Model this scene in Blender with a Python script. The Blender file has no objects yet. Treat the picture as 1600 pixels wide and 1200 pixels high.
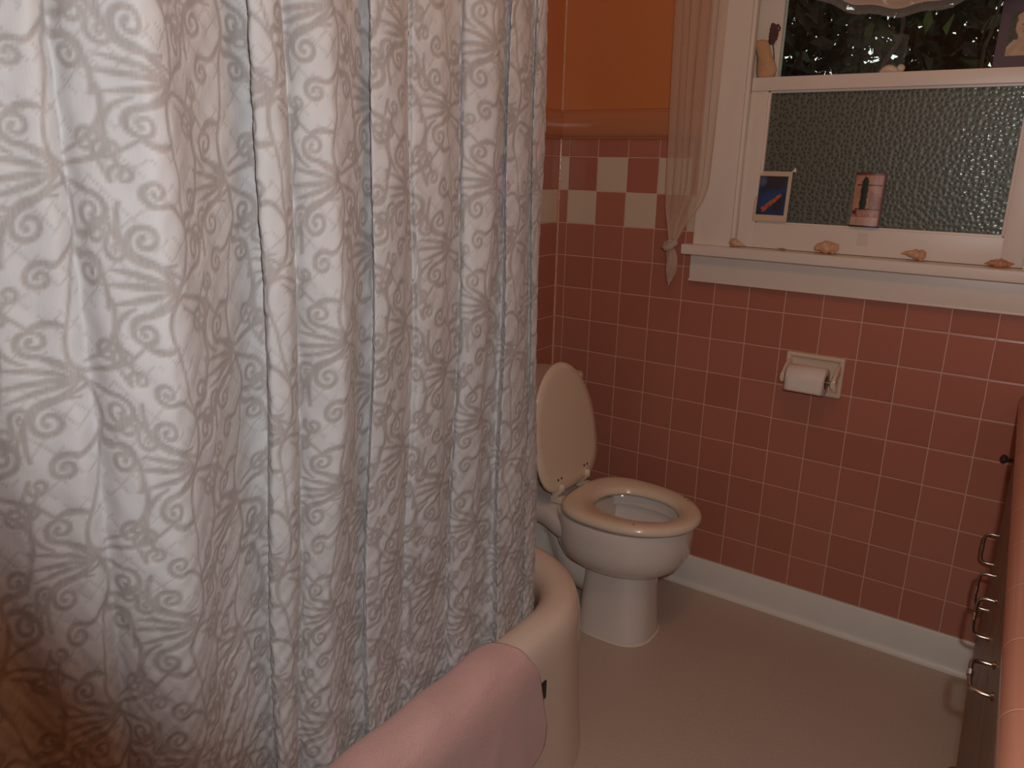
import bpy, bmesh, math, random
import numpy as np
from mathutils import Vector, Matrix

random.seed(7)
rng = np.random.default_rng(11)
scene = bpy.context.scene
COL = scene.collection
PI = math.pi

# ------------------------------------------------------------------ materials
def new_mat(name):
    m = bpy.data.materials.new(name); m.use_nodes = True
    nt = m.node_tree
    for n in list(nt.nodes): nt.nodes.remove(n)
    out = nt.nodes.new('ShaderNodeOutputMaterial')
    return m, nt, out

def N(nt, typ, **kw):
    n = nt.nodes.new(typ)
    for k, v in kw.items():
        if k.startswith('i_'):
            key = k[2:]
            key = int(key) if key.isdigit() else key.replace('_', ' ')
            n.inputs[key].default_value = v
        else: setattr(n, k, v)
    return n

def L(nt, a, b): nt.links.new(a, b)

def rgba(c): return (c[0], c[1], c[2], 1.0)

def plain(name, col, rough=.5, metal=0.0, spec=.5, noise=0.06, nscale=14, bump=0.0, bscale=60, coat=0.0, sss=0.0):
    """painted / glazed / metal surface with a little tone variation and bump"""
    m, nt, out = new_mat(name)
    b = N(nt, 'ShaderNodeBsdfPrincipled')
    b.inputs['Roughness'].default_value = rough; b.inputs['Metallic'].default_value = metal
    b.inputs['Specular IOR Level'].default_value = spec; b.inputs['Coat Weight'].default_value = coat
    tc = N(nt, 'ShaderNodeTexCoord')
    nz = N(nt, 'ShaderNodeTexNoise', i_Scale=nscale, i_Detail=4.0)
    L(nt, tc.outputs['Object'], nz.inputs['Vector'])
    mx = N(nt, 'ShaderNodeMix', data_type='RGBA')
    mx.inputs[6].default_value = rgba([c*(1-noise) for c in col]); mx.inputs[7].default_value = rgba([min(1, c*(1+noise)) for c in col])
    L(nt, nz.outputs['Fac'], mx.inputs[0]); L(nt, mx.outputs[2], b.inputs['Base Color'])
    if bump:
        n2 = N(nt, 'ShaderNodeTexNoise', i_Scale=bscale, i_Detail=3.0)
        L(nt, tc.outputs['Object'], n2.inputs['Vector'])
        bp = N(nt, 'ShaderNodeBump', i_Strength=bump, i_Distance=.004)
        L(nt, n2.outputs['Fac'], bp.inputs['Height']); L(nt, bp.outputs['Normal'], b.inputs['Normal'])
    L(nt, b.outputs[0], out.inputs[0])
    return m

T = 0.109            # tile pitch
X0 = 0.037           # first vertical joint on the window wall
Z0 = 1.19            # joint under the checker band
def math_(nt, op, a, b=None, c=None):
    n = N(nt, 'ShaderNodeMath', operation=op)
    for i, v in enumerate((a, b, c)):
        if v is None: continue
        if isinstance(v, (int, float)): n.inputs[i].default_value = v
        else: L(nt, v, n.inputs[i])
    return n.outputs[0]

def tile_material(name, axis, off, pink, cream, grout):
    """square glazed wall tiles with a two-course checker band; axis = world axis running along the wall"""
    m, nt, out = new_mat(name)
    geo = N(nt, 'ShaderNodeNewGeometry'); sep = N(nt, 'ShaderNodeSeparateXYZ')
    L(nt, geo.outputs['Position'], sep.inputs[0])
    u = math_(nt, 'DIVIDE', math_(nt, 'SUBTRACT', sep.outputs[axis], off), T)
    v = math_(nt, 'DIVIDE', math_(nt, 'SUBTRACT', sep.outputs['Z'], Z0), T)
    # a faint wobble keeps the joints from being ruled lines
    nzw = N(nt, 'ShaderNodeTexNoise', i_Scale=9.0); L(nt, geo.outputs['Position'], nzw.inputs['Vector'])
    wob = math_(nt, 'MULTIPLY', math_(nt, 'SUBTRACT', nzw.outputs['Fac'], .5), .03)
    uw = math_(nt, 'ADD', u, wob); vw = math_(nt, 'ADD', v, wob)
    du = math_(nt, 'PINGPONG', uw, .5); dv = math_(nt, 'PINGPONG', vw, .5)
    # distance to the nearest joint = min(du,dv)
    d = math_(nt, 'MINIMUM', du, dv)
    mr = N(nt, 'ShaderNodeMapRange', interpolation_type='SMOOTHSTEP'); mr.inputs[1].default_value = .006; mr.inputs[2].default_value = .016
    mr.inputs[3].default_value = 1; mr.inputs[4].default_value = 0
    L(nt, d, mr.inputs[0]); g = mr.outputs[0]
    fu = math_(nt, 'FLOOR', uw); fv = math_(nt, 'FLOOR', vw)
    # cream squares: rows 0 and 1 above Z0, alternating
    par = math_(nt, 'MODULO', math_(nt, 'ADD', math_(nt, 'ADD', fu, fv), 100.0), 2.0)
    band = math_(nt, 'MULTIPLY', math_(nt, 'GREATER_THAN', vw, 0.0), math_(nt, 'LESS_THAN', vw, 2.0))
    return m, nt, out, fu, fv, par, band, g, d, geo, pink, cream, grout

def finish_tile(tp, flip):
    m, nt, out, fu, fv, par, band, g, d, geo, pink, cream, grout = tp
    p = math_(nt, 'LESS_THAN', par, .5) if not flip else math_(nt, 'GREATER_THAN', par, .5)
    fac = math_(nt, 'MULTIPLY', p, band)
    cb = N(nt, 'ShaderNodeCombineXYZ'); L(nt, fu, cb.inputs[0]); L(nt, fv, cb.inputs[1])
    wn = N(nt, 'ShaderNodeTexWhiteNoise', noise_dimensions='2D'); L(nt, cb.outputs[0], wn.inputs['Vector'])
    m1 = N(nt, 'ShaderNodeMix', data_type='RGBA')
    m1.inputs[6].default_value = rgba(pink[0]); m1.inputs[7].default_value = rgba(pink[1]); L(nt, wn.outputs['Value'], m1.inputs[0])
    m2 = N(nt, 'ShaderNodeMix', data_type='RGBA'); m2.inputs[7].default_value = rgba(cream)
    L(nt, m1.outputs[2], m2.inputs[6]); L(nt, fac, m2.inputs[0])
    m3 = N(nt, 'ShaderNodeMix', data_type='RGBA'); m3.inputs[7].default_value = rgba(grout)
    L(nt, m2.outputs[2], m3.inputs[6]); L(nt, g, m3.inputs[0])
    b = N(nt, 'ShaderNodeBsdfPrincipled', i_Roughness=.28); b.inputs['Specular IOR Level'].default_value = .45
    L(nt, m3.outputs[2], b.inputs['Base Color'])
    r = N(nt, 'ShaderNodeMapRange'); r.inputs[3].default_value = .26; r.inputs[4].default_value = .5
    L(nt, g, r.inputs[0]); L(nt, r.outputs[0], b.inputs['Roughness'])
    e = N(nt, 'ShaderNodeMapRange', interpolation_type='SMOOTHSTEP'); e.inputs[1].default_value = .0; e.inputs[2].default_value = .05
    L(nt, d, e.inputs[0])
    nz = N(nt, 'ShaderNodeTexNoise', i_Scale=25.0); L(nt, geo.outputs['Position'], nz.inputs['Vector'])
    h = math_(nt, 'ADD', e.outputs[0], math_(nt, 'MULTIPLY', nz.outputs['Fac'], .25))
    bp = N(nt, 'ShaderNodeBump', i_Strength=.35, i_Distance=.002)
    L(nt, h, bp.inputs['Height']); L(nt, bp.outputs['Normal'], b.inputs['Normal'])
    L(nt, b.outputs[0], out.inputs[0])
    return m

PINK = ((.41, .150, .098), (.46, .172, .116)); CREAM = (.66, .53, .40); GROUT = (.66, .42, .32)
M = {}
M['tile_window'] = finish_tile(tile_material('pink wall tile', 'X', X0, PINK, CREAM, GROUT), False)
M['tile_left'] = finish_tile(tile_material('pink wall tile side', 'Y', -.004, PINK, CREAM, GROUT), True)
M['peach_paint'] = plain('peach gloss wall paint', (.60, .215, .075), rough=.28, noise=.05, nscale=3, bump=.08, bscale=18)
M['peach_trim'] = plain('peach gloss trim paint', (.52, .21, .10), rough=.24, spec=.9, noise=.03, nscale=6, bump=.03, bscale=12)
M['peach_bounce'] = plain('peach wall paint lightened for bounce', (.80, .56, .40), rough=.5, noise=.04, nscale=3)  # same peach paint, colour lightened on unseen walls to add ambient bounce
M['ceiling'] = plain('peach ceiling paint', (.84, .58, .38), rough=.6)
M['white_paint'] = plain('white gloss woodwork', (.74, .64, .55), rough=.38, noise=.04, nscale=9, bump=.07, bscale=30)
M['baseboard'] = plain('white cove base', (.74, .70, .63), rough=.45, noise=.05, bump=.05)
M['vitreous'] = plain('white vitreous china', (.74, .66, .59), rough=.10, noise=.02, coat=.3)
M['vit_dark'] = plain('toilet water and throat', (.42, .39, .35), rough=.05, noise=.05)
M['seat'] = plain('cream toilet seat enamel', (.76, .62, .47), rough=.16, noise=.03, coat=.2)
M['hinge'] = plain('off white hinge plastic', (.74, .62, .48), rough=.35)
M['hole'] = plain('dark screw hole', (.03, .022, .018), rough=.7)
M['tub'] = plain('cream bathtub enamel', (.74, .60, .49), rough=.22, noise=.03, nscale=5, coat=.2)
M['black'] = plain('black plastic', (.012, .012, .012), rough=.4)
M['chrome'] = plain('worn chrome', (.46, .42, .38), rough=.26, metal=1.0, noise=.1, nscale=80)
M['cabinet'] = plain('dark brown painted cabinet', (.21, .135, .09), rough=.42, noise=.12, nscale=12, bump=.08, bscale=30)
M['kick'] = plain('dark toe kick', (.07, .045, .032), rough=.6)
M['paper'] = plain('white toilet tissue', (.76, .66, .58), rough=.9, noise=.03, nscale=40, bump=.3, bscale=220)
M['core'] = plain('cardboard tube', (.22, .10, .06), rough=.8)
M['ceramic'] = plain('ivory ceramic holder', (.72, .55, .42), rough=.16, noise=.03, coat=.3)
M['shell_tan'] = plain('tan seashell', (.62, .36, .20), rough=.5, noise=.35, nscale=70, bump=.4, bscale=160)
M['shell_pink'] = plain('pinkish seashell', (.60, .36, .24), rough=.5, noise=.3, nscale=60, bump=.3, bscale=160)
M['shell_red'] = plain('reddish brown seashell', (.52, .23, .12), rough=.45, noise=.5, nscale=90, bump=.3, bscale=140)
M['shell_brown'] = plain('brown shell chip', (.33, .15, .07), rough=.5, noise=.3, nscale=60)
M['stone'] = plain('tan weathered stone', (.54, .32, .17), rough=.75, noise=.22, nscale=35, bump=.5, bscale=90)
M['white_shell'] = plain('white bleached shell', (.68, .53, .40), rough=.5, noise=.08, nscale=40, bump=.2)
M['dried'] = plain('dried purple brown flower', (.115, .05, .045), rough=.8, noise=.4, nscale=120, bump=.8, bscale=200)
M['tape'] = plain('yellowed paper tape', (.66, .57, .48), rough=.7, noise=.08, nscale=50)
M['bead'] = plain('glossy corner caulk', (.62, .36, .22), rough=.12, noise=.3, nscale=30, bump=.3, bscale=40)
M['caulk'] = plain('pale caulk', (.74, .62, .5), rough=.6)

def floor_material():
    m, nt, out = new_mat('beige sheet vinyl')
    geo = N(nt, 'ShaderNodeNewGeometry')
    n1 = N(nt, 'ShaderNodeTexNoise', i_Scale=2.2, i_Detail=5.0); n2 = N(nt, 'ShaderNodeTexNoise', i_Scale=150.0, i_Detail=2.0)
    L(nt, geo.outputs['Position'], n1.inputs['Vector']); L(nt, geo.outputs['Position'], n2.inputs['Vector'])
    mx = N(nt, 'ShaderNodeMix', data_type='RGBA'); mx.inputs[6].default_value = (.55, .42, .335, 1); mx.inputs[7].default_value = (.65, .505, .41, 1)
    L(nt, n1.outputs['Fac'], mx.inputs[0])
    mx2 = N(nt, 'ShaderNodeMix', data_type='RGBA', blend_type='MULTIPLY'); mx2.inputs[0].default_value = .25
    L(nt, mx.outputs[2], mx2.inputs[6]); L(nt, n2.outputs['Fac'], mx2.inputs[7])
    b = N(nt, 'ShaderNodeBsdfPrincipled', i_Roughness=.42)
    L(nt, mx2.outputs[2], b.inputs['Base Color'])
    bp = N(nt, 'ShaderNodeBump', i_Strength=.06, i_Distance=.002); L(nt, n2.outputs['Fac'], bp.inputs['Height']); L(nt, bp.outputs[0], b.inputs['Normal'])
    L(nt, b.outputs[0], out.inputs[0]); return m
M['floor'] = floor_material()

def curtain_material():
    """off-white woven cloth; the scrollwork comes from the 'pattern' value woven into the mesh"""
    m, nt, out = new_mat('woven scroll shower curtain')
    at = N(nt, 'ShaderNodeAttribute', attribute_name='pattern')
    tc = N(nt, 'ShaderNodeTexCoord')
    mp = N(nt, 'ShaderNodeMapping'); mp.inputs['Scale'].default_value = (1, 1, .12); L(nt, tc.outputs['Object'], mp.inputs['Vector'])
    nz = N(nt, 'ShaderNodeTexNoise', i_Scale=420.0, i_Detail=3.0); L(nt, mp.outputs[0], nz.inputs['Vector'])
    n2 = N(nt, 'ShaderNodeTexNoise', i_Scale=5.0); L(nt, tc.outputs['Object'], n2.inputs['Vector'])
    rp = N(nt, 'ShaderNodeMix', data_type='RGBA')
    rp.inputs[6].default_value = (.68, .655, .645, 1); rp.inputs[7].default_value = (.455, .405, .380, 1)
    fac = math_(nt, 'MULTIPLY', at.outputs['Fac'], math_(nt, 'ADD', math_(nt, 'MULTIPLY', nz.outputs['Fac'], .6), .62))
    L(nt, fac, rp.inputs[0])
    var = N(nt, 'ShaderNodeMix', data_type='RGBA', blend_type='MULTIPLY'); var.inputs[0].default_value = .22
    L(nt, rp.outputs[2], var.inputs[6]); L(nt, n2.outputs['Fac'], var.inputs[7])
    b = N(nt, 'ShaderNodeBsdfPrincipled', i_Roughness=.85); b.inputs['Specular IOR Level'].default_value = .2
    b.inputs['Sheen Weight'].default_value = .15
    L(nt, var.outputs[2], b.inputs['Base Color'])
    h = math_(nt, 'ADD', math_(nt, 'MULTIPLY', at.outputs['Fac'], -1.0), math_(nt, 'MULTIPLY', nz.outputs['Fac'], .5))
    bp = N(nt, 'ShaderNodeBump', i_Strength=.3, i_Distance=.0018); L(nt, h, bp.inputs['Height']); L(nt, bp.outputs[0], b.inputs['Normal'])
    tr = N(nt, 'ShaderNodeBsdfTranslucent'); L(nt, var.outputs[2], tr.inputs['Color'])
    mx = N(nt, 'ShaderNodeMixShader'); mx.inputs[0].default_value = .12
    L(nt, b.outputs[0], mx.inputs[1]); L(nt, tr.outputs[0], mx.inputs[2]); L(nt, mx.outputs[0], out.inputs[0])
    return m
M['curtain'] = curtain_material()

def sheer_material(name, col, alpha):
    m, nt, out = new_mat(name)
    tc = N(nt, 'ShaderNodeTexCoord')
    nz = N(nt, 'ShaderNodeTexNoise', i_Scale=260.0, i_Detail=2.0); L(nt, tc.outputs['Object'], nz.inputs['Vector'])
    lw = N(nt, 'ShaderNodeLayerWeight', i_Blend=.35)
    d = N(nt, 'ShaderNodeBsdfDiffuse'); d.inputs[0].default_value = rgba(col)
    t = N(nt, 'ShaderNodeBsdfTranslucent'); t.inputs[0].default_value = rgba(col)
    m1 = N(nt, 'ShaderNodeMixShader'); m1.inputs[0].default_value = .35; L(nt, d.outputs[0], m1.inputs[1]); L(nt, t.outputs[0], m1.inputs[2])
    tp = N(nt, 'ShaderNodeBsdfTransparent')
    a = math_(nt, 'ADD', math_(nt, 'ADD', alpha - .06, math_(nt, 'MULTIPLY', nz.outputs['Fac'], .12)), math_(nt, 'MULTIPLY', lw.outputs['Facing'], .3))
    a = math_(nt, 'MINIMUM', a, 1.0)
    m2 = N(nt, 'ShaderNodeMixShader'); L(nt, a, m2.inputs[0]); L(nt, tp.outputs[0], m2.inputs[1]); L(nt, m1.outputs[0], m2.inputs[2])
    L(nt, m2.outputs[0], out.inputs[0]); return m
M['sheer'] = sheer_material('sheer voile', (.84, .68, .55), .50)
M['sheer_thin'] = sheer_material('thin sheer voile', (.62, .57, .53), .30)
M['sheer_thick'] = sheer_material('doubled sheer voile', (.72, .60, .50), .78)

def towel_material():
    m, nt, out = new_mat('pink terry cloth')
    tc = N(nt, 'ShaderNodeTexCoord')
    n1 = N(nt, 'ShaderNodeTexNoise', i_Scale=330.0, i_Detail=3.0); n2 = N(nt, 'ShaderNodeTexNoise', i_Scale=16.0, i_Detail=4.0)
    for n in (n1, n2): L(nt, tc.outputs['Object'], n.inputs['Vector'])
    mx = N(nt, 'ShaderNodeMix', data_type='RGBA'); mx.inputs[6].default_value = (.56, .33, .295, 1); mx.inputs[7].default_value = (.72, .46, .43, 1)
    f = math_(nt, 'ADD', math_(nt, 'MULTIPLY', n1.outputs['Fac'], .5), math_(nt, 'MULTIPLY', n2.outputs['Fac'], .5)); L(nt, f, mx.inputs[0])
    b = N(nt, 'ShaderNodeBsdfPrincipled', i_Roughness=.95); b.inputs['Sheen Weight'].default_value = .25; b.inputs['Specular IOR Level'].default_value = .1
    L(nt, mx.outputs[2], b.inputs['Base Color'])
    bp = N(nt, 'ShaderNodeBump', i_Strength=.8, i_Distance=.004); L(nt, f, bp.inputs['Height']); L(nt, bp.outputs[0], b.inputs['Normal'])
    L(nt, b.outputs[0], out.inputs[0]); return m
M['towel'] = towel_material()

def print_material(name, rough=.35):
    m, nt, out = new_mat(name)
    at = N(nt, 'ShaderNodeAttribute', attribute_name='ink')
    b = N(nt, 'ShaderNodeBsdfPrincipled', i_Roughness=rough)
    L(nt, at.outputs['Color'], b.inputs['Base Color']); L(nt, b.outputs[0], out.inputs[0]); return m
M['print'] = print_material('printed card', .45); M['print_gloss'] = print_material('printed glossy tin', .42)
M['card'] = plain('cream card', (.66, .50, .34), rough=.55)
M['card_purple'] = plain('purple card', (.16, .09, .12), rough=.5)

def glass_clear():
    m, nt, out = new_mat('clear window glass')
    g = N(nt, 'ShaderNodeBsdfGlossy', i_Roughness=.0); g.inputs[0].default_value = (.9, .95, .92, 1)
    tp = N(nt, 'ShaderNodeBsdfTransparent'); tp.inputs[0].default_value = (.86, .88, .85, 1)
    fr = N(nt, 'ShaderNodeFresnel', i_IOR=1.45)
    mx = N(nt, 'ShaderNodeMixShader'); L(nt, fr.outputs[0], mx.inputs[0]); L(nt, tp.outputs[0], mx.inputs[1]); L(nt, g.outputs[0], mx.inputs[2])
    L(nt, mx.outputs[0], out.inputs[0]); return m
M['glass'] = glass_clear()

def glass_pebbled():
    """obscured pebble glass: dimpled, greenish, lets blurred light through"""
    m, nt, out = new_mat('pebbled obscure glass')
    tc = N(nt, 'ShaderNodeTexCoord')
    mp = N(nt, 'ShaderNodeMapping'); mp.inputs['Rotation'].default_value = (PI/2, 0, 0); L(nt, tc.outputs['Object'], mp.inputs['Vector'])
    vo = N(nt, 'ShaderNodeTexVoronoi', i_Scale=82.0, feature='F1', voronoi_dimensions='2D'); vo.inputs['Randomness'].default_value = .75; L(nt, mp.outputs[0], vo.inputs['Vector'])
    nz = N(nt, 'ShaderNodeTexNoise', i_Scale=90.0, i_Detail=2.0); L(nt, tc.outputs['Object'], nz.inputs['Vector'])
    h = math_(nt, 'ADD', math_(nt, 'MULTIPLY', vo.outputs['Distance'], 1.2), math_(nt, 'MULTIPLY', nz.outputs['Fac'], .5))
    bp = N(nt, 'ShaderNodeBump', i_Strength=.26, i_Distance=.004); L(nt, h, bp.inputs['Height'])
    gl = N(nt, 'ShaderNodeBsdfRefraction', i_Roughness=.55, i_IOR=1.3); gl.inputs[0].default_value = (.55, .62, .52, 1); L(nt, bp.outputs[0], gl.inputs['Normal'])
    ramp = N(nt, 'ShaderNodeMapRange', interpolation_type='SMOOTHSTEP'); ramp.inputs[1].default_value = .10; ramp.inputs[2].default_value = .36
    L(nt, vo.outputs['Distance'], ramp.inputs[0])
    cm = N(nt, 'ShaderNodeMix', data_type='RGBA'); cm.inputs[6].default_value = (.040, .037, .026, 1); cm.inputs[7].default_value = (.138, .138, .102, 1)
    L(nt, ramp.outputs[0], cm.inputs[0])
    df = N(nt, 'ShaderNodeBsdfDiffuse'); L(nt, cm.outputs[2], df.inputs[0])
    m1 = N(nt, 'ShaderNodeMixShader'); m1.inputs[0].default_value = .80; L(nt, gl.outputs[0], m1.inputs[1]); L(nt, df.outputs[0], m1.inputs[2])
    gs0 = N(nt, 'ShaderNodeBsdfGlossy', i_Roughness=.09); gs0.inputs[0].default_value = (.95, .97, .95, 1); L(nt, bp.outputs[0], gs0.inputs['Normal'])
    gs1 = N(nt, 'ShaderNodeBsdfGlossy', i_Roughness=.40); gs1.inputs[0].default_value = (.80, .90, .86, 1); L(nt, bp.outputs[0], gs1.inputs['Normal'])
    gs = N(nt, 'ShaderNodeMixShader'); gs.inputs[0].default_value = .93; L(nt, gs0.outputs[0], gs.inputs[1]); L(nt, gs1.outputs[0], gs.inputs[2])
    fr = N(nt, 'ShaderNodeFresnel', i_IOR=1.6)
    m2 = N(nt, 'ShaderNodeMixShader'); L(nt, fr.outputs[0], m2.inputs[0]); L(nt, m1.outputs[0], m2.inputs[1]); L(nt, gs.outputs[0], m2.inputs[2])
    L(nt, m2.outputs[0], out.inputs[0]); return m
M['pebbled'] = glass_pebbled()

def leaf_material():
    m, nt, out = new_mat('hedge leaves')
    at = N(nt, 'ShaderNodeAttribute', attribute_name='tint')
    rp = N(nt, 'ShaderNodeValToRGB'); L(nt, at.outputs['Fac'], rp.inputs[0])
    e = rp.color_ramp.elements
    e[0].position = 0; e[0].color = (.035, .018, .008, 1); e[1].position = 1; e[1].color = (.12, .15, .03, 1)
    x = e.new(.5); x.color = (.03, .016, .008, 1); x = e.new(.6); x.color = (.014, .026, .008, 1); x = e.new(.9); x.color = (.03, .05, .014, 1)
    d = N(nt, 'ShaderNodeBsdfPrincipled', i_Roughness=.5); L(nt, rp.outputs[0], d.inputs['Base Color'])
    t = N(nt, 'ShaderNodeBsdfTranslucent'); L(nt, rp.outputs[0], t.inputs[0])
    mx = N(nt, 'ShaderNodeMixShader'); mx.inputs[0].default_value = .25; L(nt, d.outputs[0], mx.inputs[1]); L(nt, t.outputs[0], mx.inputs[2])
    L(nt, mx.outputs[0], out.inputs[0]); return m
M['leaf'] = leaf_material()
M['bark'] = plain('hedge bark', (.045, .025, .015), rough=.8, noise=.4, nscale=20, bump=.6, bscale=60)

def counter_material():
    m, nt, out = new_mat('pink counter edge tile')
    tc = N(nt, 'ShaderNodeTexCoord'); sep = N(nt, 'ShaderNodeSeparateXYZ'); L(nt, tc.outputs['Object'], sep.inputs[0])
    u = math_(nt, 'DIVIDE', math_(nt, 'ADD', sep.outputs['Y'], .7), .155)
    d = math_(nt, 'PINGPONG', u, .5)
    mr = N(nt, 'ShaderNodeMapRange', interpolation_type='SMOOTHSTEP'); mr.inputs[1].default_value = .004; mr.inputs[2].default_value = .011; mr.inputs[3].default_value = 1; mr.inputs[4].default_value = 0
    L(nt, d, mr.inputs[0])
    mx = N(nt, 'ShaderNodeMix', data_type='RGBA'); mx.inputs[6].default_value = (.47, .205, .135, 1); mx.inputs[7].default_value = (.58, .33, .24, 1); L(nt, mr.outputs[0], mx.inputs[0])
    b = N(nt, 'ShaderNodeBsdfPrincipled', i_Roughness=.2); b.inputs['Coat Weight'].default_value = .2
    L(nt, mx.outputs[2], b.inputs['Base Color'])
    bp = N(nt, 'ShaderNodeBump', i_Strength=.4, i_Distance=.002, invert=True); L(nt, mr.outputs[0], bp.inputs['Height']); L(nt, bp.outputs[0], b.inputs['Normal'])
    L(nt, b.outputs[0], out.inputs[0]); return m
M['counter'] = counter_material()

# ------------------------------------------------------------------ mesh helpers
class MB:
    """collects vertices and faces in world metres"""
    def __init__(s): s.v = []; s.f = []
    def add(s, v, f):
        o = len(s.v); s.v += [tuple(map(float, p)) for p in v]; s.f += [tuple(i+o for i in q) for q in f]; return s
    def box(s, a, b, bev=0.0, seg=2):
        bm = bmesh.new(); bmesh.ops.create_cube(bm, size=1)
        for v in bm.verts: v.co = Vector([(a[i]+b[i])/2 + v.co[i]*(b[i]-a[i]) for i in range(3)])
        if bev: bmesh.ops.bevel(bm, geom=bm.edges[:], offset=bev, segments=seg, affect='EDGES', profile=.7)
        bm.verts.index_update()
        s.add([v.co for v in bm.verts], [[v.index for v in f.verts] for f in bm.faces]); bm.free(); return s
    def loft(s, rings, cap0=True, cap1=True, closed=True, wrap=False):
        n = len(rings[0]); v = [p for r in rings for p in r]; f = []
        R = len(rings)
        for i in range(R if wrap else R-1):
            for j in range(n if closed else n-1):
                a = i*n+j; b = i*n+(j+1) % n; c = ((i+1) % R)*n+(j+1) % n; d = ((i+1) % R)*n+j
                f.append((a, b, c, d))
        if cap0 and not wrap: f.append(tuple(range(n-1, -1, -1)))
        if cap1 and not wrap: f.append(tuple(range((R-1)*n, R*n)))
        return s.add(v, f)
    def tube(s, pts, rad, n=10, caps=True):
        pts = [Vector(p) for p in pts]; rings = []
        up = Vector((0, 0, 1)); 
        for i, p in enumerate(pts):
            t = (pts[min(i+1, len(pts)-1)] - pts[max(i-1, 0)]).normalized()
            a = t.cross(up)
            if a.length < .1: a = t.cross(Vector((1, 0, 0)))
            a.normalize()
            if rings and a.dot(pa) < 0: a = -a
            pa = a; b = t.cross(a).normalized(); r = rad[i] if hasattr(rad, '__len__') else rad
            rings.append([p + (a*math.cos(2*PI*k/n) + b*math.sin(2*PI*k/n))*r for k in range(n)])
        return s.loft(rings, caps, caps)
    def sphere(s, c, r, nu=16, nv=10):
        r = r if hasattr(r, '__len__') else (r, r, r)
        rings = []
        for i in range(1, nv):
            a = PI*i/nv
            rings.append([(c[0]+r[0]*math.sin(a)*math.cos(2*PI*k/nu), c[1]+r[1]*math.sin(a)*math.sin(2*PI*k/nu), c[2]-r[2]*math.cos(a)) for k in range(nu)])
        return s.loft(rings)

def grid_faces(nu, nv, off=0):
    return [(off+i*nv+j, off+(i+1)*nv+j, off+(i+1)*nv+j+1, off+i*nv+j+1) for i in range(nu-1) for j in range(nv-1)]

def props(o, label=None, cat=None, group=None, kind=None):
    if label: o['label'] = label
    if cat: o['category'] = cat
    if group: o['group'] = group
    if kind: o['kind'] = kind
    return o

def empty(name, loc, label=None, cat=None, group=None, kind=None):
    o = bpy.data.objects.new(name, None); COL.objects.link(o); o.location = loc; o.empty_display_size = .05
    return props(o, label, cat, group, kind)

def world_loc(o):
    p = Vector(o.location)
    while o.parent: o = o.parent; p = p + Vector(o.location)
    return p

def build(mb, name, mat, parent=None, smooth=40, loc=None, mods=None):
    vs = np.array(mb.v, float)
    lo, hi = vs.min(0), vs.max(0)
    org = Vector(loc) if loc is not None else Vector(((lo[0]+hi[0])/2, (lo[1]+hi[1])/2, lo[2]))
    me = bpy.data.meshes.new(name)
    me.from_pydata([tuple(p) for p in (vs - np.array(org))], [], mb.f)
    me.validate(); 
    bm = bmesh.new(); bm.from_mesh(me); bmesh.ops.recalc_face_normals(bm, faces=bm.faces[:]); bm.to_mesh(me); bm.free()
    if smooth:
        me.polygons.foreach_set('use_smooth', [True]*len(me.polygons)); me.set_sharp_from_angle(angle=math.radians(smooth))
    for mm in (mat if isinstance(mat, (list, tuple)) else [mat]): me.materials.append(mm)
    o = bpy.data.objects.new(name, me); COL.objects.link(o)
    if parent:
        o.parent = parent; o.location = org - world_loc(parent)
    else: o.location = org
    return o

def structure(mb, name, mat, **k):
    o = build(mb, name, mat, loc=(0, 0, 0), **k); o['kind'] = 'structure'; return o

def spl(pts, n):
    """Catmull-Rom through points"""
    P = [Vector(p) for p in pts]; P = [2*P[0]-P[1]] + P + [2*P[-1]-P[-2]]; out = []
    for i in range(1, len(P)-2):
        for k in range(n):
            t = k/n; a, b, c, d = P[i-1], P[i], P[i+1], P[i+2]
            out.append(.5*((2*b)+(c-a)*t+(2*a-5*b+4*c-d)*t*t+(3*b-a-3*c+d)*t**3))
    out.append(P[-2]); return out

# ------------------------------------------------------------------ camera
cam_d = bpy.data.cameras.new('camera'); cam = bpy.data.objects.new('camera', cam_d); COL.objects.link(cam)
F_PX = 1220.88
cam_d.sensor_width = 36; cam_d.sensor_fit = 'HORIZONTAL'; cam_d.lens = F_PX/1600*36; cam_d.clip_start = .02
CAMP = Vector((1.4434, -2.3496, 1.3722))
ya, pa_, ro = 0.602982915, 1.29896807, 0.0257511523
RC = Matrix.Rotation(ya, 3, 'Z') @ Matrix.Rotation(pa_, 3, 'X') @ Matrix.Rotation(ro, 3, 'Z')
cam.matrix_world = Matrix.Translation(CAMP) @ RC.to_4x4()
scene.camera = cam

# ------------------------------------------------------------------ room shell
RX, RY, RZ = 2.08, -3.3, 2.42
structure(MB().box((-.1, RY-.1, -.1), (RX+.1, .12, 0)), 'floor', M['floor'], smooth=0)
structure(MB().box((-.1, RY-.1, RZ), (RX+.1, .12, RZ+.1)), 'ceiling', M['ceiling'], smooth=0)
WX0, WX1, WZ0, WZ1 = .60, 1.40, 1.125, 2.06        # rough window opening
ZT = 1.467                                         # top of the tile
w = MB()                                           # tiled lower wall and painted upper wall with the window opening
def wallface(mb, x0, x1, z0, z1): mb.box((x0, 0, z0), (x1, .12, z1))
lowb = MB(); upb = MB()
wallface(lowb, -.1, RX+.1, 0, WZ0); wallface(lowb, -.1, WX0, WZ0, ZT); wallface(lowb, WX1, RX+.1, WZ0, ZT)
wallface(upb, -.1, WX0, ZT, RZ); wallface(upb, WX1, RX+.1, ZT, RZ); wallface(upb, WX0, WX1, WZ1, RZ)
mb = MB().add(lowb.v, lowb.f); nlow = len(mb.f); mb.add(upb.v, upb.f)
wall = structure(mb, 'wall_back', [M['tile_window'], M['peach_paint']], smooth=0)
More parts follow.
